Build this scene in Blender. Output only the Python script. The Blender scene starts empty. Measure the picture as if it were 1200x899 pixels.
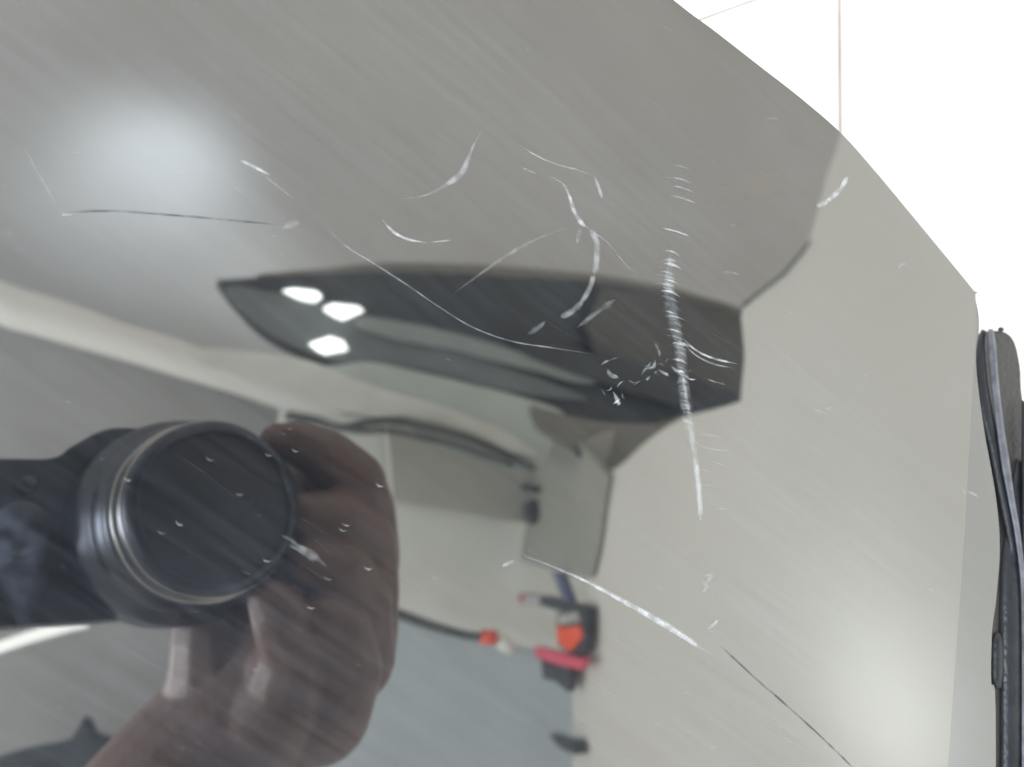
import bpy, bmesh, math, random
from mathutils import Vector, Matrix, noise
random.seed(7)
S = bpy.context.scene
COL = S.collection

# ------------------------------------------------------------------ camera
F = 940.0                      # focal length in photo pixels (1200 wide)
CH = 0.13                      # the lens hangs 13 cm above the glossy panel
down = Vector((-350, -150, -940)).normalized()
zc = -down
xc = (Vector((1, 0, 0)) - zc.x * zc).normalized()
yc = zc.cross(xc)
RM = Matrix((xc, yc, zc))      # camera axes -> world axes
O = Vector((0, 0, CH))
cd = bpy.data.cameras.new('camera'); cam = bpy.data.objects.new('camera', cd); COL.objects.link(cam)
cd.sensor_width = 36; cd.lens = 36 * F / 1200; cd.clip_start = 0.002; cd.clip_end = 60
cam.matrix_world = Matrix.Translation(O) @ RM.to_4x4()
cd.dof.use_dof = True; cd.dof.focus_distance = 0.155; cd.dof.aperture_fstop = 16.0
S.camera = cam
S.render.resolution_x = 1024; S.render.resolution_y = 767

# ------------------------------------------------------------------ light
W = bpy.data.worlds.new('World'); S.world = W; W.use_nodes = True
W.node_tree.nodes['Background'].inputs[0].default_value = (1.0, 0.99, 0.975, 1)
W.node_tree.nodes['Background'].inputs[1].default_value = 2.0
S.view_settings.view_transform = 'Standard'; S.view_settings.look = 'None'
S.view_settings.exposure = 0; S.view_settings.gamma = 1

def ray(u, v): return RM @ Vector((u - 600, 449.5 - v, -F))
def onz(u, v, z=0.0):
    d = ray(u, v); return O + d * ((z - CH) / d.z)
def up_z(u, v, h):             # the point at height h that the panel mirrors there
    p = onz(u, v, -h); return Vector((p.x, p.y, h))
def up_x(u, v, X):
    d = ray(u, v); p = O + d * (X / d.x); return Vector((p.x, p.y, -p.z))
def up_d(u, v, dist):
    p = O + ray(u, v).normalized() * dist; return Vector((p.x, p.y, -p.z))

def area(name, loc, target, sx, sy, power, col=(1, .97, .92)):
    l = bpy.data.lights.new(name, 'AREA'); l.shape = 'RECTANGLE'; l.size = sx; l.size_y = sy; l.energy = power; l.color = col
    o = bpy.data.objects.new(name, l); COL.objects.link(o); o.location = loc
    o.rotation_euler = (Vector(target) - Vector(loc)).to_track_quat('-Z', 'Y').to_euler()
    return o
def spot(name, loc, target, power, angle, blend=1.0, col=(.93, .96, 1)):
    l = bpy.data.lights.new(name, 'SPOT'); l.energy = power; l.spot_size = math.radians(angle); l.spot_blend = blend
    l.shadow_soft_size = .04; l.color = col
    o = bpy.data.objects.new(name, l); COL.objects.link(o); o.location = loc
    o.rotation_euler = (Vector(target) - Vector(loc)).to_track_quat('-Z', 'Y').to_euler()
    return o
area('left_fill_light', (-1.7, -.5, 1.7), (0.1, 0.1, 0.3), .9, .7, 60, (.85, .93, 1))  # added area lamp from the left for the barrel highlight, no window behind it

area('side_light', (-.95, -.10, .24), (0, 0, .16), .30, .28, 21, (.78, .87, 1))  # added low lamp that brightens the lens barrel, not a source in the room

# ------------------------------------------------------------------ materials
def mat(name, col, rough=.6, metal=0., spec=.5, var=.0, scale=8., emis=None, bump=0., bscale=60., sub=None):
    m = bpy.data.materials.new(name); m.use_nodes = True; nt = m.node_tree; b = nt.nodes['Principled BSDF']
    b.inputs['Roughness'].default_value = rough; b.inputs['Metallic'].default_value = metal
    b.inputs['Specular IOR Level'].default_value = spec
    if sub: b.inputs['Subsurface Weight'].default_value = sub; b.inputs['Subsurface Radius'].default_value = (.01, .004, .002)
    tc = nt.nodes.new('ShaderNodeTexCoord'); n = nt.nodes.new('ShaderNodeTexNoise')
    n.inputs['Scale'].default_value = scale; n.inputs['Detail'].default_value = 6
    nt.links.new(tc.outputs['Object'], n.inputs['Vector'])
    r = nt.nodes.new('ShaderNodeValToRGB'); r.color_ramp.elements[0].position = .3; r.color_ramp.elements[1].position = .7
    r.color_ramp.elements[0].color = [c * (1 - var) for c in col] + [1]
    r.color_ramp.elements[1].color = [min(1, c * (1 + var)) for c in col] + [1]
    nt.links.new(n.outputs['Fac'], r.inputs['Fac']); nt.links.new(r.outputs['Color'], b.inputs['Base Color'])
    if bump:
        n2 = nt.nodes.new('ShaderNodeTexNoise'); n2.inputs['Scale'].default_value = bscale; n2.inputs['Detail'].default_value = 5
        nt.links.new(tc.outputs['Object'], n2.inputs['Vector'])
        bp = nt.nodes.new('ShaderNodeBump'); bp.inputs['Strength'].default_value = bump; bp.inputs['Distance'].default_value = .002
        nt.links.new(n2.outputs['Fac'], bp.inputs['Height']); nt.links.new(bp.outputs['Normal'], b.inputs['Normal'])
    if emis:
        b.inputs['Emission Color'].default_value = (emis[0], emis[1], emis[2], 1); b.inputs['Emission Strength'].default_value = emis[3]
    return m

def panel_material(name, refl, haze, rough=.022):
    """smoky lacquer: a tinted mirror under a thin film of dust and wiping marks"""
    m = bpy.data.materials.new(name); m.use_nodes = True; nt = m.node_tree; N = nt.nodes; L = nt.links
    b = N['Principled BSDF']; out = N['Material Output']
    b.inputs['Metallic'].default_value = 1; b.inputs['Roughness'].default_value = rough
    b.inputs['Base Color'].default_value = (*refl, 1)
    tc = N.new('ShaderNodeTexCoord')
    # slow waviness of the moulded sheet
    nw = N.new('ShaderNodeTexNoise'); nw.inputs['Scale'].default_value = 22; nw.inputs['Detail'].default_value = 2
    L.new(tc.outputs['Object'], nw.inputs['Vector'])
    mp = N.new('ShaderNodeMapping'); mp.vector_type = 'TEXTURE'; mp.inputs['Rotation'].default_value = (0, 0, math.radians(WIPE)); mp.inputs['Scale'].default_value = (1 / 30, 1 / 520, 1)
    L.new(tc.outputs['Object'], mp.inputs['Vector'])
    ns = N.new('ShaderNodeTexNoise'); ns.inputs['Scale'].default_value = 1; ns.inputs['Detail'].default_value = 4; ns.inputs['Roughness'].default_value = .65
    L.new(mp.outputs['Vector'], ns.inputs['Vector'])
    bp = N.new('ShaderNodeBump'); bp.inputs['Strength'].default_value = 1; bp.inputs['Distance'].default_value = .00011
    L.new(nw.outputs['Fac'], bp.inputs['Height'])
    bp2 = N.new('ShaderNodeBump'); bp2.inputs['Strength'].default_value = .0; bp2.inputs['Distance'].default_value = .0000003
    L.new(ns.outputs['Fac'], bp2.inputs['Height']); L.new(bp.outputs['Normal'], bp2.inputs['Normal'])
    L.new(bp2.outputs['Normal'], b.inputs['Normal'])
    # dust film
    d = N.new('ShaderNodeBsdfDiffuse')
    big = N.new('ShaderNodeTexNoise'); big.inputs['Scale'].default_value = 14; big.inputs['Detail'].default_value = 5
    L.new(tc.outputs['Object'], big.inputs['Vector'])
    r1 = N.new('ShaderNodeMapRange'); r1.inputs['From Min'].default_value = .35; r1.inputs['From Max'].default_value = .75
    r1.inputs['To Min'].default_value = haze * .6; r1.inputs['To Max'].default_value = haze * 1.45
    L.new(ns.outputs['Fac'], r1.inputs['Value'])
    r2 = N.new('ShaderNodeMapRange'); r2.inputs['From Min'].default_value = .3; r2.inputs['From Max'].default_value = .7
    r2.inputs['To Min'].default_value = .35; r2.inputs['To Max'].default_value = 1.6
    L.new(big.outputs['Fac'], r2.inputs['Value'])
    mu = N.new('ShaderNodeMath'); mu.operation = 'MULTIPLY'; L.new(r1.outputs[0], mu.inputs[0]); L.new(r2.outputs[0], mu.inputs[1])
    vm = N.new('ShaderNodeVectorMath'); vm.operation = 'SCALE'; vm.inputs[0].default_value = (.40, .45, .54); L.new(mu.outputs[0], vm.inputs['Scale'])
    L.new(vm.outputs[0], d.inputs['Color'])
    mx = N.new('ShaderNodeAddShader'); L.new(b.outputs[0], mx.inputs[0]); L.new(d.outputs[0], mx.inputs[1])
    L.new(mx.outputs[0], out.inputs['Surface'])
    return m
a0, a1 = onz(60, 480), onz(420, 720)
WIPE = math.degrees(math.atan2(a1.y - a0.y, a1.x - a0.x))

def scratch_material(name, strength, col=(.85, .88, .9)):
    m = bpy.data.materials.new(name); m.use_nodes = True; nt = m.node_tree; N = nt.nodes; L = nt.links
    b = N['Principled BSDF']; b.inputs['Base Color'].default_value = (*col, 1); b.inputs['Roughness'].default_value = .5
    at = N.new('ShaderNodeAttribute'); at.attribute_name = 'fade'
    tc = N.new('ShaderNodeTexCoord'); n = N.new('ShaderNodeTexNoise'); n.inputs['Scale'].default_value = 420; n.inputs['Detail'].default_value = 2
    L.new(tc.outputs['Object'], n.inputs['Vector'])
    r = N.new('ShaderNodeMapRange'); r.inputs['From Min'].default_value = .38; r.inputs['From Max'].default_value = .62
    r.inputs['To Min'].default_value = .3; r.inputs['To Max'].default_value = 1.0
    L.new(n.outputs['Fac'], r.inputs['Value'])
    m1 = N.new('ShaderNodeMath'); m1.operation = 'MULTIPLY'; m1.inputs[1].default_value = strength; L.new(at.outputs['Fac'], m1.inputs[0])
    m2 = N.new('ShaderNodeMath'); m2.operation = 'MULTIPLY'; L.new(m1.outputs[0], m2.inputs[0]); L.new(r.outputs[0], m2.inputs[1])
    L.new(m2.outputs[0], b.inputs['Alpha'])
    return m

# ------------------------------------------------------------------ helpers
def tag(o, label=None, cat=None, group=None, kind=None):
    if label: o['label'] = label
    if cat: o['category'] = cat
    if group: o['group'] = group
    if kind: o['kind'] = kind
    return o
def link_bm(name, bm, m, parent=None, smooth=False, bevel=0.):
    me = bpy.data.meshes.new(name); bmesh.ops.recalc_face_normals(bm, faces=bm.faces[:]); bm.to_mesh(me); bm.free()
    me.materials.append(m); o = bpy.data.objects.new(name, me); COL.objects.link(o)
    if smooth:
        for p in me.polygons: p.use_smooth = True
    if bevel:
        md = o.modifiers.new('bevel', 'BEVEL'); md.width = bevel; md.segments = 3; md.limit_method = 'ANGLE'
    if parent:
        o.parent = parent; o.matrix_parent_inverse = parent.matrix_world.inverted()
    return o
def empty(name, loc):
    o = bpy.data.objects.new(name, None); COL.objects.link(o); o.location = loc; o.empty_display_size = .02
    bpy.context.view_layer.update(); return o
def smooth_pts(pts, n=6, closed=True):
    out = []; N = len(pts)
    for i in range(N if closed else N - 1):
        g = (lambda k: pts[k % N]) if closed else (lambda k: pts[max(0, min(N - 1, k))])
        p0, p1, p2, p3 = g(i - 1), g(i), g(i + 1), g(i + 2)
        for k in range(n):
            t = k / n
            out.append(tuple(.5 * ((2 * p1[j]) + (-p0[j] + p2[j]) * t + (2 * p0[j] - 5 * p1[j] + 4 * p2[j] - p3[j]) * t * t + (-p0[j] + 3 * p1[j] - 3 * p2[j] + p3[j]) * t ** 3) for j in range(len(p1))))
    if not closed: out.append(tuple(pts[-1]))
    return out
def slab(name, ps, off, m, parent=None, bevel=0., smooth=False):
    """an outline (list of points in one plane) given thickness by the vector off"""
    bm = bmesh.new(); a = [bm.verts.new(p) for p in ps]; b = [bm.verts.new(Vector(p) + Vector(off)) for p in ps]
    bm.faces.new(a); bm.faces.new(b[::-1]); n = len(ps)
    for i in range(n): bm.faces.new((a[i], a[(i + 1) % n], b[(i + 1) % n], b[i]))
    return link_bm(name, bm, m, parent, smooth, bevel)
def tube(name, pts, radii, m, parent=None, seg=12, flat=1.0):
    bm = bmesh.new(); rings = []
    for i, p in enumerate(pts):
        t = (pts[min(i + 1, len(pts) - 1)] - pts[max(i - 1, 0)]).normalized()
        ref = Vector((0, 0, 1)) if abs(t.z) < .9 else Vector((1, 0, 0))
        s = t.cross(ref).normalized(); u = s.cross(t).normalized(); r = radii[i] if isinstance(radii, (list, tuple)) else radii
        rings.append([bm.verts.new(p + s * math.cos(2 * math.pi * k / seg) * r + u * math.sin(2 * math.pi * k / seg) * r * flat) for k in range(seg)])
    for i in range(len(rings) - 1):
        for k in range(seg): bm.faces.new((rings[i][k], rings[i][(k + 1) % seg], rings[i + 1][(k + 1) % seg], rings[i + 1][k]))
    bm.faces.new(rings[0]); bm.faces.new(rings[-1][::-1])
    return link_bm(name, bm, m, parent, True)

# ------------------------------------------------------------------ tiled counter under the panel
M_tile = mat('glazed_white_tile', (.84, .84, .83), .25, var=.02)
M_grout = mat('pinkish_grout', (.40, .34, .30), .9, var=.2, scale=60)
ZT = -.09
# the counter slopes a little: find the tilt at which its two joints stand square to each other
P0 = onz(985, 150, ZT)
def hit(u, v, n):
    d = ray(u, v); return O + d * ((P0 - O).dot(n) / d.dot(n))
best = None
for i in range(0, 50):
    for k in range(72):
        th = i * .015; ph = k * math.pi / 36
        n_ = Vector((math.sin(th) * math.cos(ph), math.sin(th) * math.sin(ph), math.cos(th)))
        a_ = (hit(985, 150, n_) - hit(984, 0, n_)).normalized(); b_ = (hit(880, 0, n_) - hit(820, 22, n_)).normalized()
        e = abs(a_.dot(b_)) * 10 + th
        if best is None or e < best[0]: best = (e, n_, th)
CN = best[1]; pass
j0, j1 = hit(984, 0, CN), hit(985, 150, CN)
e1 = (j1 - j0).normalized(); e2 = CN.cross(e1)
q = hit(850, 11, CN); base = j0 + e1 * ((q - j0).dot(e1))
CM = Matrix((e1, e2, CN)).transposed().to_4x4(); CM.translation = base
counter = empty('tiled_counter', base); tag(counter, kind='structure')
TS = .20; g = .0006
bm = bmesh.new(); bmesh.ops.create_cube(bm, size=1)
for v in bm.verts: v.co = Vector((v.co.x * (TS - 2 * g), v.co.y * (TS - 4 * g), v.co.z * .008 - .004))
tile0 = link_bm('tile', bm, M_tile, None, bevel=.0001); first = True; gb = bmesh.new()
for i in range(-6, 5):
    for j in range(-6, 6):
        cell = [CM @ Vector(((i + a_) * TS, (j + b_) * TS, -.0003)) for a_, b_ in ((0, 0), (1, 0), (1, 1), (0, 1))]
        if max(p.z for p in cell) > -.015: continue      # the counter ends where it meets the panel's own carcass
        gb.faces.new([gb.verts.new(p) for p in cell])
        o = tile0 if first else tile0.copy()
        if not first: COL.objects.link(o)
        first = False
        o.parent = counter; o.matrix_parent_inverse = Matrix.Identity(4)
        o.matrix_basis = Matrix.Translation(-base) @ CM @ Matrix.Translation(((i + .5) * TS, (j + .5) * TS, 0))

bmesh.ops.remove_doubles(gb, verts=gb.verts[:], dist=.0001)
link_bm('grout', gb, M_grout, counter)

# ------------------------------------------------------------------ the glossy panel
PM = panel_material('smoky_lacquer', (.290, .282, .260), .033, .023)
PM2 = panel_material('smoky_lacquer_rim', (.25, .247, .235), .05, .03)
panel = empty('glossy_panel', onz(600, 450, -.02))
tag(panel, 'scratched glossy smoke-grey panel mirroring a hand that holds a camera', 'panel')
edge_px = smooth_pts([(430, -290), (640, -122), (790, 0), (840, 38), (890, 77), (940, 116), (987, 157), (1028, 203), (1068, 251), (1106, 297), (1142, 341), (1143.5, 346), (1143.5, 400), (1136, 520), (1129, 640), (1120, 770), (1111, 899), (1100, 1060), (1085, 1400)], 5, False)
edge = [onz(u, v) for u, v in edge_px]
outline = edge + [Vector((edge[-1].x, -.42, 0)), Vector((-.40, -.42, 0)), Vector((-.40, .42, 0)), Vector((edge[0].x - .1, .42, 0))]
slab('panel_sheet', outline, (0, 0, -.012), PM, panel, bevel=.0006)
zr = -.005
rim_px = smooth_pts([(1139, 344), (1144, 352), (1148, 380), (1144, 425), (1153, 500), (1167, 580), (1172, 640), (1168, 700), (1163, 740), (1162, 800), (1167, 830), (1167, 1100)], 5, False)
rim = [onz(u, v, zr) for u, v in rim_px] + [onz(u, v, zr) for u, v in [(1080, 1100), (1090, 900), (1110, 600), (1120, 400)]]
slab('side_rim', rim, (0, 0, -.005), PM2, panel, bevel=.0004)

# ------------------------------------------------------------------ scratches, each a mark of its own on the sheet
SB = scratch_material('bright_scratch', .46); SMd = scratch_material('soft_scratch', .23); SF = scratch_material('faint_scratch', .12)
SD = scratch_material('dark_scratch_and_line', .55, (.03, .03, .03))
WK = .39
def ribbon(bm, lay, px, w, z, taper=.25, jitter=0.):
    """px: polyline (u, v[, weight]); w: width in photo pixels at the widest"""
    P = smooth_pts([(p[0], p[1], p[2] if len(p) > 2 else 1.) for p in px], 7, False); n = len(P); rows = []
    for i, (u, v, wt) in enumerate(P):
        a, b = P[max(0, i - 1)], P[min(n - 1, i + 1)]
        t = Vector((b[0] - a[0], b[1] - a[1])); t = t.normalized() if t.length else Vector((1, 0)); nn = Vector((-t.y, t.x))
        s = i / (n - 1); e = min(1, s / taper, (1 - s) / taper) if taper else 1
        jw = 1 + jitter * (noise.noise(Vector((u * .13, v * .13, w))) * 1.6)
        hw = w * WK * max(.25, e) * wt * jw
        ju = jitter * 1.2 * noise.noise(Vector((u * .2, v * .2, 3.1)))
        row = []
        for k, f in ((-1, 0), (-.45, .8), (0, 1), (.45, .8), (1, 0)):
            vt = bm.verts.new(onz(u + nn.x * (hw * k + ju), v + nn.y * (hw * k + ju), z)); vt[lay] = f * (e ** .7) * min(1, wt)
            row.append(vt)
        rows.append(row)
    for i in range(n - 1):
        for k in range(4): bm.faces.new((rows[i][k], rows[i][k + 1], rows[i + 1][k + 1], rows[i + 1][k]))
nz = [0]
def scratch(lines, w, m, label=None, jitter=.2, taper=.25, kind=None, name='scratch'):
    bm = bmesh.new(); lay = bm.verts.layers.float.new('fade'); nz[0] += 1
    z = .00006 + .0000015 * nz[0]
    for L_ in lines: ribbon(bm, lay, L_, w, z, taper, jitter)
    o = link_bm(name, bm, m, panel)
    if label: o['label'] = label
    if kind: o['kind'] = kind
    return o
def arc(u, v, ln, ang, bow, n=4, wt=1.):
    a = math.radians(ang); c, s = math.cos(a), math.sin(a)
    return [(u + c * (t * ln) - s * (bow * (1 - (2 * t) ** 2)), v + s * (t * ln) + c * (bow * (1 - (2 * t) ** 2)), wt) for t in [(-.5 + i / n) for i in range(n + 1)]]

scratch([[(643, 206), (660, 216, .7), (668, 232), (674, 250, 1.3), (682, 262, 1.5), (690, 268)]], 6, SB, 'short bright scratch curving down into a kink')
scratch([[(692, 268), (699, 284), (699, 306), (697, 322)]], 11, SMd, taper=.1)
scratch([[(696, 322), (690, 340), (681, 354)]], 10, SMd, taper=.1)
scratch([[(683, 352), (672, 364), (657, 372)]], 11, SMd, taper=.12)
scratch([[(640, 376), (628, 386), (617, 392)]], 9, SF)
scratch([[(684, 262), (694, 272), (712, 284), (735, 312), (752, 322)]], 3, SF)
scratch([[(680, 266), (678, 278), (675, 286)]], 8, SF)
scratch([[(606, 168), (624, 180), (650, 192), (676, 199), (696, 207)]], 3.2, SMd)
scratch([[(696, 206), (701, 218), (706, 234)]], 6, SMd)
scratch([[(611, 196), (620, 200), (629, 204)]], 3, SMd)
scratch([[(566, 152), (556, 168), (549, 186, 1.1), (540, 204, 1.5), (522, 217), (498, 229), (468, 234)]], 8, SMd, 'broad soft S-shaped scuff', taper=.35)
scratch([[(447, 256), (455, 266), (464, 274), (480, 281), (503, 285)]], 5, SB, 'short bright hook-shaped scratch')
scratch([[(503, 284), (515, 283), (530, 281)]], 2.6, SMd)
scratch([[(530, 345), (556, 326), (590, 302), (625, 282), (665, 266)]], 7, SF, taper=.4)
scratch([[(375, 258), (405, 288), (440, 310), (480, 336), (515, 360), (555, 384), (600, 400), (650, 408), (702, 416)]], 2.4, SMd, 'long thin scratch crossing the dark reflection', jitter=.2, taper=.15)
scratch([[(279, 187), (292, 193), (306, 200), (318, 206)]], 5.5, SB, 'short bright nick with a faint tail')
scratch([[(306, 203), (325, 218), (345, 234)]], 3, SF)
scratch([[(330, 268), (345, 262), (352, 266)]], 12, SF)
scratch([[(75, 249), (130, 247), (190, 251), (250, 256), (325, 263)]], 3.6, SD, 'long thin dark line painted as a reflection across the bright glow', jitter=.3, taper=.12)  # dark ribbon painting a mirrored line onto the sheet
scratch([[(71, 251), (78, 252), (86, 251)]], 4, SB)
scratch([[(28, 172), (42, 198), (56, 222), (68, 243)]], 3, SF)
scratch([[(845, 757), (880, 790), (920, 825), (960, 861), (1003, 903)]], 3.6, SD, 'long dark hairline scratch running off the lower edge', jitter=.3, taper=.1)
scratch([[(612, 651), (640, 661, .5), (680, 678, .7), (720, 699, 1.1), (755, 718, 1.2), (790, 738, 1.2), (818, 757)]], 8, SB, 'long bright curved scratch beside the red tool', taper=.2)
scratch([[(640, 662), (690, 683), (740, 712), (790, 742), (840, 770)]], 3, SMd, taper=.15)
scratch([[(780, 733), (805, 748), (822, 762)]], 9, SMd)
scratch([[(588, 664), (596, 660), (604, 656)]], 7, SMd)
scratch([[(956, 241), (964, 239), (974, 232), (984, 222), (994, 206, 1.3)]], 9, SB, 'short white scuff near the tiled wall edge', taper=.12)
scratch([[(676, 384), (700, 366), (722, 350, 1.3)]], 9, SF)
scratch([[(712, 432), (716, 440), (726, 442)], [(720, 466), (726, 474), (718, 458)]], 7, SMd)
scratch([[(752, 440), (757, 432), (766, 430), (768, 421)], [(770, 433), (778, 437), (784, 441)], [(757, 446), (762, 441)], [(786, 428), (795, 436), (806, 434)]], 5, SMd)
scratch([[(800, 396), (815, 410), (836, 420), (866, 427)]], 4, SB, taper=.2)
scratch([[(802, 404), (818, 418), (838, 427), (862, 432)]], 3, SMd, taper=.2)
scratch([[(828, 444), (840, 448), (852, 451)]], 3, SMd)
scratch([[(808, 512), (820, 522), (838, 527), (856, 528)]], 3.4, SF)
scratch([[(786, 290), (784, 340), (790, 378), (797, 410), (801, 450), (806, 490), (813, 535)]], 19, SF, taper=.15)
scratch([[(806, 488), (812, 520), (817, 560), (820, 608)]], 11, SF, taper=.2)
scratch([[(821, 680), (828, 688), (822, 694)], [(824, 676), (834, 674), (826, 684)]], 7, SF)
scratch([[(828, 738), (836, 732), (842, 726)]], 6, SMd)
scratch([[(814, 536), (818, 560), (820, 585), (821, 612)]], 9, SMd, taper=.12)
scratch([[(798, 430), (803, 456), (806, 478), (812, 500)]], 6, SMd)
for i in range(26):
    cu, cv, sp = random.choice([(772, 434, 13), (728, 452, 12), (728, 452, 12), (802, 440, 8)])
    u, v = random.gauss(cu, sp * .8), random.gauss(cv, sp * .9)
    scratch([arc(u, v, random.uniform(5, 15), random.uniform(-70, 70), random.uniform(-3, 3))], random.uniform(2, 5), random.choice([SMd, SF, SB, SF]), taper=.4)
# the ladder of short curved marks running down the sheet
path = smooth_pts([(792, 275), (786, 298), (784, 330), (785, 356), (790, 380), (797, 404), (800, 436), (803, 470), (807, 500)], 8, False)
v = 298.0; i = 0
while v < 500:
    u = min(path, key=lambda p: abs(p[1] - v))[0] + random.uniform(-3, 3)
    ln = random.uniform(18, 30) * (1 if v < 420 else .65)
    c = [arc(u, v, ln, random.uniform(10, 24), -random.uniform(1, 3), wt=random.uniform(.7, 1.2))]
    scratch(c, random.uniform(3, 7), SB if i % 3 == 0 else (SMd if i % 3 == 1 else SF), taper=.4, jitter=.1)
    v += random.uniform(3, 8.5); i += 1
for u, v, ln in [(799, 212, 26), (800, 234, 34), (793, 273, 38), (800, 197, 20), (800, 222, 30)]:
    scratch([arc(u, v, ln, 17, -1.5)], 3.2, SMd if v != 273 else SB)
for u, v, ln, w_ in [(832, 512, 40, 3), (840, 545, 26, 2), (829, 571, 30, 2), (846, 598, 24, 2), (826, 553, 14, 3)]:
    scratch([arc(u, v, ln, random.uniform(2, 14), -2)], w_, SF, taper=.4)
for (u, v, ln, an) in [(857, 321, 22, 12), (905, 140, 16, 5), (1057, 312, 14, -30), (971, 480, 14, -10), (962, 484, 22, 25), (1140, 580, 16, 30), (1128, 575, 12, 60), (340, 634, 26, 30), (352, 648, 40, 34), (770, 410, 20, 70)]:
    scratch([arc(u, v, ln, an, -1.5)], 5, SF)
scratch([arc(362, 650, 52, 34, -2)], 14, SMd, taper=.4)
SHN = scratch_material('blue_grey_sheen', .055, (.42, .50, .66)); SOL = scratch_material('olive_stain', .10, (.32, .27, .12))
scratch([[(-60, 560), (-10, 610), (20, 670), (30, 740)]], 130, SHN, 'wide painted blue-grey smudge at the left edge', taper=.4, name='sheen')  # translucent ribbon painting the camera's blue sheen onto the sheet
scratch([[(820, 236), (870, 222), (920, 216), (962, 226)]], 46, SOL, 'yellowish stain near the corner crease', taper=.45, name='stain')
# tiny chips scattered over the whole sheet
bm = bmesh.new(); lay = bm.verts.layers.float.new('fade')
fixed = [(246, 536), (315, 531), (281, 577), (211, 612), (190, 622), (402, 619), (406, 613), (446, 567), (432, 664), (385, 676), (365, 710), (313, 655), (150, 560), (347, 526), (300, 782), (729, 800), (1091, 689), (1020, 712), (631, 332), (570, 363), (365, 95), (110, 36), (225, 90), (28, 116), (5, 219), (285, 257), (632, 262), (574, 405), (650, 404), (870, 480), (990, 590)]
fixed += [(random.uniform(0, 1130), random.uniform(0, 899)) for _ in range(240)]
for k, (u, v) in enumerate(fixed):
    if k >= 31 and u - 790 > (v) * 1.05 - 10: continue
    big = k < 15
    wt = (1.0 if big else random.uniform(.2, .75)); ln = 10 if big else random.uniform(3, 11)
    ribbon(bm, lay, arc(u, v, ln + 2 * big, random.uniform(5, 25), 3.2 if big else random.choice([-1, 1, 1]) * random.uniform(.3, 2.4), n=6, wt=wt), 2.6 if big else random.uniform(1.2, 2.2), .0003, .3, .3)
o = link_bm('chip_marks', bm, SMd, panel); o['kind'] = 'stuff'
# fine wiping hairlines, all in one direction
bm = bmesh.new(); lay = bm.verts.layers.float.new('fade')
for k in range(170):
    u, v = random.uniform(-20, 1100), random.uniform(0, 899)
    if u - 800 > v * 1.05 - 30: continue
    ribbon(bm, lay, arc(u, v, random.uniform(25, 110), random.uniform(28, 42), random.uniform(-3, 3), wt=random.uniform(.25, .7)), 1.6, .00032, .4, .1)
o = link_bm('wiping_hairlines', bm, scratch_material('hairline', .10), panel); o['kind'] = 'stuff'

# ------------------------------------------------------------------ black moulded strip at the right
M_blk = mat('black_moulded_plastic', (.022, .025, .032), .32, var=.3, scale=200, bump=.15, bscale=900)
M_grey = mat('dusty_grey_plastic', (.055, .055, .05), .45, var=.15, scale=90, bump=.2, bscale=700)
M_slv = mat('grey_highlight', (.17, .18, .21), .35, .3, var=.35, scale=300)
strip = empty('trim_strip', onz(1185, 640, 0)); tag(strip, 'black moulded plastic strip with a grey ridge painted as a highlight along the right edge', 'trim strip')
def rail(name, pts, rad, m, z, flat=.6, seg=14):
    P = smooth_pts(pts, 6, False)
    ps = [onz(p[0], p[1], z - .017) for p in P]
    rr = [p[2] * CH / F * 1.5 for p in P]
    return tube(name, ps, rr, m, strip, seg, flat)
Pl = smooth_pts([(1149, 396), (1142, 425), (1138, 470), (1145, 520), (1158, 590), (1160, 650), (1158, 760), (1158, 960), (1240, 960), (1240, 560), (1203, 480), (1197, 430), (1190, 400), (1178, 388), (1160, 388)], 5, True)
slab('face_plate', [onz(u, v, -.017) for u, v in Pl], (0, 0, -.006), M_grey, strip, bevel=.0008)
rail('edge_lip', [(1153, 388, 4), (1150, 410, 7), (1151, 440, 8.5), (1156, 480, 10), (1166, 525, 9), (1174, 565, 9), (1182, 605, 9), (1189, 650, 8), (1194, 760, 7), (1196, 980, 7)], None, M_blk, .0012, .55)
rail('ridge', [(1161, 386, 4), (1163, 410, 5.5), (1166, 450, 5.5), (1172, 500, 5.5), (1179, 548, 6), (1186, 590, 4.5), (1193, 630, 4), (1199, 690, 3.2), (1200, 800, 3), (1200, 980, 3)], None, M_slv, .0028, .5)  # paler grey tube painting the highlight that runs down the strip
rail('lower_bar', [(1196, 540, 6), (1192, 575, 11), (1190, 620, 15), (1187, 665, 19), (1187, 740, 21), (1188, 830, 21), (1188, 980, 21)], None, M_blk, .0002, .5)
rail('upper_bar', [(1200, 470, 3), (1202, 530, 6), (1204, 600, 9), (1205, 700, 9)], None, M_blk, .002, .5)
rail('clip', [(1170, 742, 3), (1169, 752, 7), (1169, 775, 8), (1169, 795, 7), (1171, 806, 3)], None, M_blk, .0006, .6)
for ku, kv, kr in ((1155, 390, 5.5), (1173, 386, 6.5)):
    bm = bmesh.new(); c_ = onz(ku, kv, -.0165)
    bmesh.ops.create_uvsphere(bm, u_segments=16, v_segments=10, radius=kr * CH / F * .85, matrix=Matrix.Translation(c_) @ Matrix.Diagonal((1.2, .8, .7, 1)))
    link_bm('end_knob', bm, M_blk, strip, True)

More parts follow.
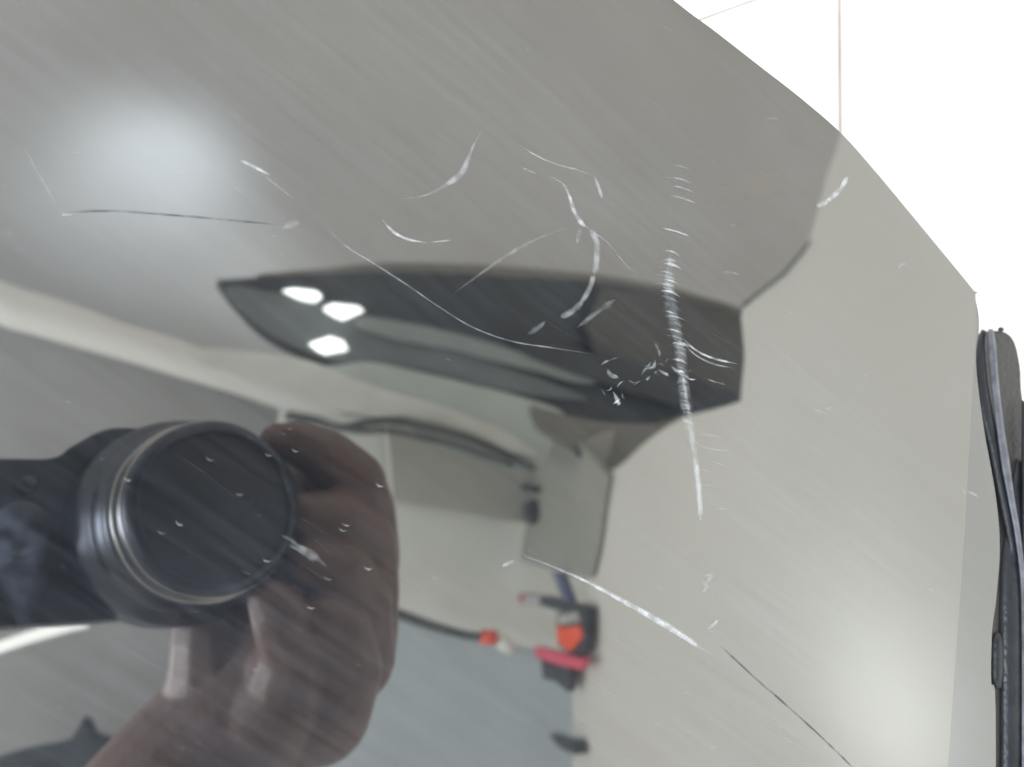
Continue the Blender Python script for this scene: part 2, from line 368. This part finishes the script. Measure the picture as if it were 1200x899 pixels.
# ================================================================== what the panel mirrors
M_pl = mat('cream_plaster', (.52, .51, .474), .8, var=.03, scale=3)
M_pl2 = mat('pale_plaster', (.44, .443, .44), .8, var=.05, scale=2)
M_soff = mat('grey_soffit_paint', (.31, .315, .32), .8, var=.08, scale=4)
M_board = mat('tan_grey_board', (.42, .42, .38), .7, var=.04, scale=5)
M_light = mat('off_white_board', (.66, .69, .65), .7, var=.04, scale=5)
M_blue = mat('blue_grey_board', (.42, .48, .52), .7, var=.05, scale=5)
M_box = mat('grey_card', (.25, .252, .22), .8, var=.05, scale=9)
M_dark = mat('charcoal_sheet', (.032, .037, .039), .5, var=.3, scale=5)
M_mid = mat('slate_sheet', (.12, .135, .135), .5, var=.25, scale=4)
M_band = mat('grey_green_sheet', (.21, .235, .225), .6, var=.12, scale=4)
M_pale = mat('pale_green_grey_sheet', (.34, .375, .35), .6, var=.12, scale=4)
M_led = mat('lamp_glass', (.9, .95, 1), .3, emis=(.88, .95, 1, 6))

HC = 2.3
bm = bmesh.new(); bmesh.ops.create_cube(bm, size=1)
for v in bm.verts: v.co = Vector((v.co.x * 6, v.co.y * 6, HC + .05 + v.co.z * .1))
tag(link_bm('ceiling', bm, M_pl2), kind='structure')

# the wall at the right of the panel, seen mirrored; its broken top edge carries the tools
XW = .70
wpx = smooth_pts([(990, 110), (985, 157), (973, 205), (962, 250), (950, 283), (930, 308), (900, 334), (872, 358)], 4, False) + [(869, 372), (872, 420), (869, 468)] + \
      smooth_pts([(868, 469), (800, 490), (760, 515), (728, 545), (712, 556), (706, 590), (698, 640), (688, 690), (680, 740), (672, 800), (670, 870), (669, 960)], 4, False) + \
      [(668, 1150), (1500, 1150), (1700, 500), (1700, -200), (1100, -60)]
tag(slab('cream_wall', [up_x(u, v, XW) for u, v in wpx], (.12, 0, 0), M_pl), 'cream plaster wall mirrored right of the dark reflection', 'wall')
wall = bpy.data.objects['cream_wall']
tube('edge_shade_line', [up_x(u, v, XW - .002) for u, v in [(952, 284), (940, 299), (918, 320), (896, 338), (871, 359)]], [.0012, .002, .0024, .0022, .003], mat('painted_shade', (.10, .10, .09), .7), wall, 8)  # dark tube painting the line of shade along the wall edge
XB = XW - .015
bpx = [(650, 488), (712, 556), (703, 610), (691, 676), (612, 652), (618, 600), (628, 545), (640, 500)]
tag(slab('storage_box', [up_x(u, v, XB) for u, v in bpx], (.012, 0, 0), M_box, bevel=.004), 'plain grey box mirrored between the dark canopy and the long scratch', 'box')

# soffit at the left with its pale moulding
spx = smooth_pts([(-160, 300), (0, 372), (60, 388), (140, 412), (230, 440), (320, 468), (400, 500), (470, 535)], 4, False) + [(470, 1150), (-500, 1150), (-500, 250)]
HS = 2.05
soff = slab('lowered_ceiling', [up_z(u, v, HS) for u, v in spx], (0, 0, .2), M_soff); tag(soff, kind='structure')
mp_ = smooth_pts([(-160, 283), (0, 352), (60, 371), (140, 398), (230, 428), (320, 457), (400, 490)], 6, False)
o = tube('cornice', [up_z(u, v, HS - .03) for u, v in mp_], [.040 + .012 * i / len(mp_) for i in range(len(mp_))][::-1], mat('cornice_paint', (.66, .66, .64), .7), soff, 10)

# boards under the canopy
def board(name, px, h, m, th=.04, **k):
    o = slab(name, [up_z(u, v, h) for u, v in px], (0, 0, th), m, k.get('parent'), bevel=k.get('bevel', .003)); return o
tag(board('overhead_board', [(452, 470), (640, 500), (626, 560), (618, 612), (458, 585)], 1.62, M_board, .03), 'tan-grey overhead board mirrored right of the fist', 'board', 'overhead boards mirrored beside the hand')
tag(board('overhead_board', [(330, 480), (468, 500), (458, 584), (618, 611), (610, 656), (700, 680), (690, 770), (575, 752), (460, 716), (300, 716)], 1.68, M_light, .03), 'off-white overhead board mirrored above the dark cable', 'board', 'overhead boards mirrored beside the hand')
tag(board('overhead_board', [(300, 690), (460, 716), (575, 750), (700, 772), (700, 1150), (200, 1150)], 1.72, M_blue, .03), 'blue-grey overhead board mirrored under the dark cable', 'board', 'overhead boards mirrored beside the hand')

# dark canopy with three lamps
can = empty('lamp_canopy', up_z(560, 400, 1.5)); tag(can, 'dark pointed canopy with three glowing square lamps, mirrored at centre', 'canopy')
cpx = smooth_pts([(250, 328), (320, 323), (400, 320), (480, 319), (560, 319), (640, 324), (720, 334), (800, 350), (868, 366)], 4, False) + \
      [(874, 420), (871, 466)] + smooth_pts([(866, 472), (800, 492), (760, 516), (728, 545), (710, 553), (685, 538), (650, 500)], 4, False) + \
      smooth_pts([(640, 494), (560, 474), (480, 450), (400, 432), (345, 413), (300, 386), (268, 354)], 4, False)
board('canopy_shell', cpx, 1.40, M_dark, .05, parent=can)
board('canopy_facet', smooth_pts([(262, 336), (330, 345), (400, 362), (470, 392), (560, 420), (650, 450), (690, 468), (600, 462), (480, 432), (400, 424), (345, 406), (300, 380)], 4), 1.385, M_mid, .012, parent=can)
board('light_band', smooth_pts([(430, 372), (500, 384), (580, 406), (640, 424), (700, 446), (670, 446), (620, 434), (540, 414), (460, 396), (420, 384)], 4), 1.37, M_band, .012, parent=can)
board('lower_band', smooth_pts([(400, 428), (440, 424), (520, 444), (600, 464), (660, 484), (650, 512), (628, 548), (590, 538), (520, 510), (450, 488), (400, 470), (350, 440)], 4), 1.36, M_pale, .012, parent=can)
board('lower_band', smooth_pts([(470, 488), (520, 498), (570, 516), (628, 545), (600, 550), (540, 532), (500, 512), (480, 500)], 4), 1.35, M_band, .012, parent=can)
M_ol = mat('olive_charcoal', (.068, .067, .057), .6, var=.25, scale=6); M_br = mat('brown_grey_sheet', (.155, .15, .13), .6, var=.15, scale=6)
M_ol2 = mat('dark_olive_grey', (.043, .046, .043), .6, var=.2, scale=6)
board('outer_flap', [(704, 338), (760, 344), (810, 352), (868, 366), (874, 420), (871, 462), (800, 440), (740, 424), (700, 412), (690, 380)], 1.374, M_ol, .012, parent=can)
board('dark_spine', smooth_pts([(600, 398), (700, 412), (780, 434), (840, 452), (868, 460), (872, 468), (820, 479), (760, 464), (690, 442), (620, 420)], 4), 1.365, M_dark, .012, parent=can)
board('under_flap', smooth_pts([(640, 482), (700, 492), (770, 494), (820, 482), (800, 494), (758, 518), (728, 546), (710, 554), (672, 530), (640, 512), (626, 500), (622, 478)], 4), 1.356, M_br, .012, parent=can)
board('soft_edge_strip', smooth_pts([(300, 322), (400, 312), (500, 308), (600, 310), (700, 322), (800, 342), (870, 362), (868, 372), (780, 352), (690, 334), (600, 326), (500, 324), (400, 326)], 4), 1.405, M_br, .012, parent=can)  # mid-tone strip imitating the soft fade along the canopy's top edge
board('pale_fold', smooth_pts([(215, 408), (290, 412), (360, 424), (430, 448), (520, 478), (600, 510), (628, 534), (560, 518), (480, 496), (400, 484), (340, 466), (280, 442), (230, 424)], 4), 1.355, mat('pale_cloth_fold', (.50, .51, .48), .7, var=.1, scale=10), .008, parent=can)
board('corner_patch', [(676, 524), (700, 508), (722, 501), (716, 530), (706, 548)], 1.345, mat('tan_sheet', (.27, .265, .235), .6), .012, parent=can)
board('patch_dark_edge', [(672, 526), (680, 530), (710, 548), (710, 554), (690, 544), (674, 533)], 1.34, M_dark, .012, parent=can)  # narrow dark sheet along the patch's lower edge
def lamp(px, lab):
    m = board('lamp', px, 1.33, M_led, .012, parent=can, bevel=0); m['label'] = lab
lamp([(333, 341), (345, 339), (370, 342), (377, 349), (368, 354), (350, 350)], 'glowing lamp at the pointed end')
lamp([(379, 362), (390, 357), (420, 360), (427, 365), (405, 375), (396, 372)], 'middle glowing lamp')
lamp([(363, 402), (388, 395), (404, 401), (409, 410), (384, 415), (375, 411)], 'lower glowing lamp')

# wavy hoses under the canopy
M_hose = mat('dark_hose', (.06, .065, .06), .5, var=.3, scale=20)
def hose(pts, r, m, label, cat, h=1.30):
    P = smooth_pts(pts, 6, False); return tag(tube('cable', [up_z(u, v, h) for u, v in P], r, m), label, cat)
hose([(335, 487), (370, 494), (400, 504), (430, 498), (470, 495), (520, 503), (560, 515), (600, 535), (625, 548)], .008, M_hose, 'thin dark cable sagging in a loop above the fist', 'cable')
hose([(385, 500), (420, 508), (460, 507), (510, 514), (550, 524), (600, 545)], .006, M_hose, 'lower dark cable running close below the looped one', 'cable', 1.29)
cbl = hose([(440, 712), (475, 722), (510, 733), (545, 743), (566, 746)], .010, M_hose, 'dark cable with orange tip poking out beside the fist', 'cable', 1.5)
M_red = mat('orange_red_plastic', (.75, .09, .03), .4); M_pink = mat('pink_red_plastic', (.62, .08, .13), .5)
tube('cable_tip', [up_z(u, v, 1.495) for u, v in [(564, 745), (571, 747), (581, 747)]], .016, M_red, cbl)
tube('plug', [up_z(u, v, 1.495) for u, v in [(582, 750), (590, 754), (600, 764)]], [.01, .016, .012], M_light, cbl)

# tools on the wall's top edge
tool = empty('power_tool', up_x(650, 740, XB - .02)); tag(tool, 'red and black tool lying on the wall top below the grey box', 'tool')
XT = XB - .02
def xt(name, px, m, th=.02, par=tool, dx=0.):
    return slab(name, [up_x(u, v, XT - dx) for u, v in px], (th, 0, 0), m, par, bevel=.003)
M_tool = mat('black_tool_rubber', (.035, .038, .042), .5, var=.3, scale=30); M_tg = mat('grey_tool_plastic', (.35, .34, .33), .5, var=.2, scale=20)
xt('arm', [(628, 698), (655, 706), (684, 713), (684, 726), (660, 720), (630, 710)], M_tool, .03)
xt('arm_tip', [(607, 695), (630, 698), (630, 711), (606, 707)], M_tg, .03)
xt('arm_end', [(606, 694), (612, 695), (611, 706), (606, 705)], mat('dull_red', (.35, .1, .1), .6), .032, dx=.002)
xt('strut', [(642, 668), (650, 669), (664, 706), (655, 705)], mat('navy_rod', (.08, .09, .16), .5), .02, dx=.003)
xt('motor_housing', [(648, 719), (684, 724), (684, 766), (672, 770), (652, 756)], M_tool, .02, dx=.001)
xt('grey_cap', [(650, 722), (672, 718), (678, 730), (660, 733), (651, 732)], M_tg, .02, dx=.005)
xt('orange_body', [(649, 733), (660, 737), (676, 734), (680, 748), (672, 758), (666, 764), (651, 752)], M_red, .02, dx=.006)
xt('pink_bar', [(623, 757), (650, 763), (684, 774), (681, 786), (650, 778), (624, 770)], M_pink, .02, dx=.009)
xt('rubber_foot', [(630, 771), (665, 782), (668, 796), (664, 813), (650, 801), (632, 796)], M_tool, .02, dx=.004)
xt('loose_knob', [(606, 566), (616, 569), (622, 570), (622, 577), (612, 574)], M_tool, .03, None)
o = bpy.data.objects['loose_knob']; tag(o, 'small dark knob beside the upper left edge of the grey box', 'knob')
xt('door_hook', [(612, 590), (618, 585), (621, 600), (619, 614), (613, 606)], M_tool, .03, None); tag(bpy.data.objects['door_hook'], 'small dark hook on the left edge of the grey box', 'hook')
xt('scraper', [(640, 861), (655, 866), (668, 867), (672, 884), (660, 880), (650, 874)], M_tool, .03, None); tag(bpy.data.objects['scraper'], 'small black pointed scraper lowest on the wall top', 'scraper')

# bright tube and dark lump at the lower left
P = smooth_pts([(-60, 776), (-10, 758), (30, 745), (60, 736), (84, 729), (100, 726)], 5, False)
tag(tube('fluorescent_tube', [up_z(u, v, 1.9) for u, v in P], .013, mat('tube_glass', (.9, .9, .9), .3, emis=(.85, .95, 1, 1.6))), 'white fluorescent tube mirrored below the black camera', 'lamp')
lp = smooth_pts([(-20, 905), (15, 890), (40, 885), (75, 878), (92, 852), (104, 858), (112, 872), (140, 882), (130, 900), (60, 920)], 4)
tag(board('coat_bundle', lp, 1.85, mat('black_cloth', (.05, .06, .07), .9, var=.3, scale=20), .08), 'dark crumpled cloth bundle mirrored at the lower left corner', 'cloth')

# lamps that throw the two soft pools of light
pA = up_z(175, 214, HC)
spot('ceiling_uplight', (pA.x + .05, pA.y + .12, HC - .36), pA, 18, 110, 1, (.72, .84, 1))
pB = up_z(300, 350, HC); spot('ceiling_uplight', (pB.x, pB.y + .1, HC - .3), pB, 3.2, 110, 1, (.8, .9, 1))
pD = up_z(40, 120, HC); spot('ceiling_uplight', (pD.x, pD.y, HC - .9), pD, 12, 130, 1, (.55, .72, 1))
pC = up_x(1030, 812, XW)
spot('wall_washer', (pC.x - .16, pC.y - .03, pC.z - .03), pC, 2.3, 125, 1, (.80, .89, 1))

# ------------------------------------------------------------------ the camera held over the panel
M_cam = mat('black_camera_plastic', (.011, .013, .018), .42, var=.2, scale=120, bump=.15, bscale=1500)
M_brl = mat('satin_black_barrel', (.05, .054, .066), .33, .75, var=.1, scale=80)
M_ring = mat('polished_ring', (.35, .34, .34), .25, .8)
M_glass = mat('lens_glass', (.01, .011, .016), .08, spec=.6)
cpos = up_d(258, 592, .295)
dcam = empty('digital_camera', cpos); tag(dcam, 'black compact camera with a broad round lens, held in a fist', 'camera')
Cx, Cy, Cz = [Vector(RM.col[i]) for i in range(3)]
def cw(x, y, z): return cpos + Cx * x + Cy * y + Cz * z      # mm-free local frame: x right, y up, z backwards from the lens front
def lathe(name, prof, m, seg=72, cx=0, cy=0):
    bm = bmesh.new(); rings = [[bm.verts.new(cw(cx + math.cos(2 * math.pi * k / seg) * r, cy + math.sin(2 * math.pi * k / seg) * r, z)) for k in range(seg)] for r, z in prof]
    for i in range(len(rings) - 1):
        for k in range(seg): bm.faces.new((rings[i][k], rings[i][(k + 1) % seg], rings[i + 1][(k + 1) % seg], rings[i + 1][k]))
    bm.faces.new(rings[0]); bm.faces.new(rings[-1][::-1])
    return link_bm(name, bm, m, dcam, True)
def cbox(name, outl, z0, z1, m, bev):
    return slab(name, [cw(x, y, z0) for x, y in outl], Cz * (z1 - z0), m, dcam, bevel=bev, smooth=False)
body = smooth_pts([(-.082, -.031), (0, -.033), (.045, -.031), (.052, -.024), (.053, .018), (.044, .028), (.012, .030), (-.002, .036), (-.022, .037), (-.036, .029), (-.043, .024), (-.062, .023), (-.073, .017), (-.077, .006), (-.076, -.026)], 5)
cbox('camera_body', body, .046, .074, M_cam, .004)
lathe('lens_barrel', [(.0385, .048), (.0383, .0330), (.0378, .0320), (.0352, .0262), (.0346, .0256), (.0346, .0250), (.0322, .0198), (.0316, .0192), (.0316, .0182), (.0312, .0165), (.0312, .0135), (.0303, .013), (.0303, .006), (.0296, .0052)], M_brl)
lathe('trim_ring', [(.0312, .0132), (.0320, .0128), (.0320, .0112), (.0312, .0108)], M_ring)
lathe('trim_ring', [(.0304, .0058), (.0309, .0055), (.0309, .0049), (.0304, .0045)], M_ring)
lathe('front_rim', [(.0302, .0053), (.0302, .0034), (.0290, .0026), (.0268, .0), (.0262, .0002), (.0260, .0026)], M_brl)
lathe('lens_shutter', [(.0262, .0045), (.0262, .0016), (.0258, .0015)], mat('matt_black_disc', (.012, .014, .019), .55, var=.15, scale=60))
lathe('release_dial', [(.009, .046), (.009, .038), (.0075, .0365)], M_cam, 40, -.052, -.002)
lathe('focus_lamp', [(.0035, .047), (.0035, .0445), (.0028, .0440)], M_glass, 24, -.050, .014)

# ------------------------------------------------------------------ hand
M_skin = mat('skin', (.13, .078, .064), .5, var=.12, scale=60, bump=.12, bscale=420, sub=.12)
bm = bmesh.new()
def blob(p, r, sub=2):
    sub = 3 if r > .018 else 2
    bmesh.ops.create_icosphere(bm, subdivisions=sub, radius=r, matrix=Matrix.Translation(p))
def chain(pts):
    for (a, b) in zip(pts[:-1], pts[1:]):
        pa, pb = up_d(a[0], a[1], a[2]), up_d(b[0], b[1], b[2]); ra, rb = a[3] * a[2] / F, b[3] * b[2] / F
        n = max(2, int((pb - pa).length / (min(ra, rb) * .12)))
        for i in range(n + 1):
            t = i / n; blob(pa.lerp(pb, t), ra + (rb - ra) * t)
chain([(60, 1150, .37, 100), (170, 990, .365, 92), (262, 878, .36, 88), (318, 805, .357, 86), (345, 745, .357, 82), (376, 690, .352, 78), (384, 620, .350, 66), (370, 560, .36, 40)])
chain([(262, 878, .36, 70), (250, 800, .35, 48), (247, 755, .345, 42), (250, 715, .345, 38)])
chain([(326, 518, .336, 22), (350, 520, .335, 26), (385, 537, .333, 31), (420, 563, .337, 31), (430, 600, .346, 33), (425, 660, .352, 42)])      # index
chain([(362, 606, .322, 30), (395, 608, .326, 36), (426, 634, .336, 36), (428, 700, .346, 40), (400, 760, .35, 60)])      # middle
chain([(362, 660, .318, 32), (396, 668, .322, 38), (420, 706, .335, 38), (408, 770, .345, 52)])      # ring
chain([(380, 724, .314, 28), (400, 740, .320, 32), (410, 785, .33, 36), (370, 830, .35, 60)])       # little
chain([(316, 700, .308, 24), (330, 722, .310, 32), (348, 758, .322, 40), (335, 815, .335, 50), (290, 860, .35, 66)])     # thumb
hand = link_bm('person', bm, M_skin, None, True)
md = hand.modifiers.new('remesh', 'REMESH'); md.mode = 'VOXEL'; md.voxel_size = .0009; md.use_smooth_shade = True
md = hand.modifiers.new('smooth', 'SMOOTH'); md.iterations = 14; md.factor = .5
tag(hand, 'bare forearm and fist gripping the black camera, mirrored in the panel', 'person')
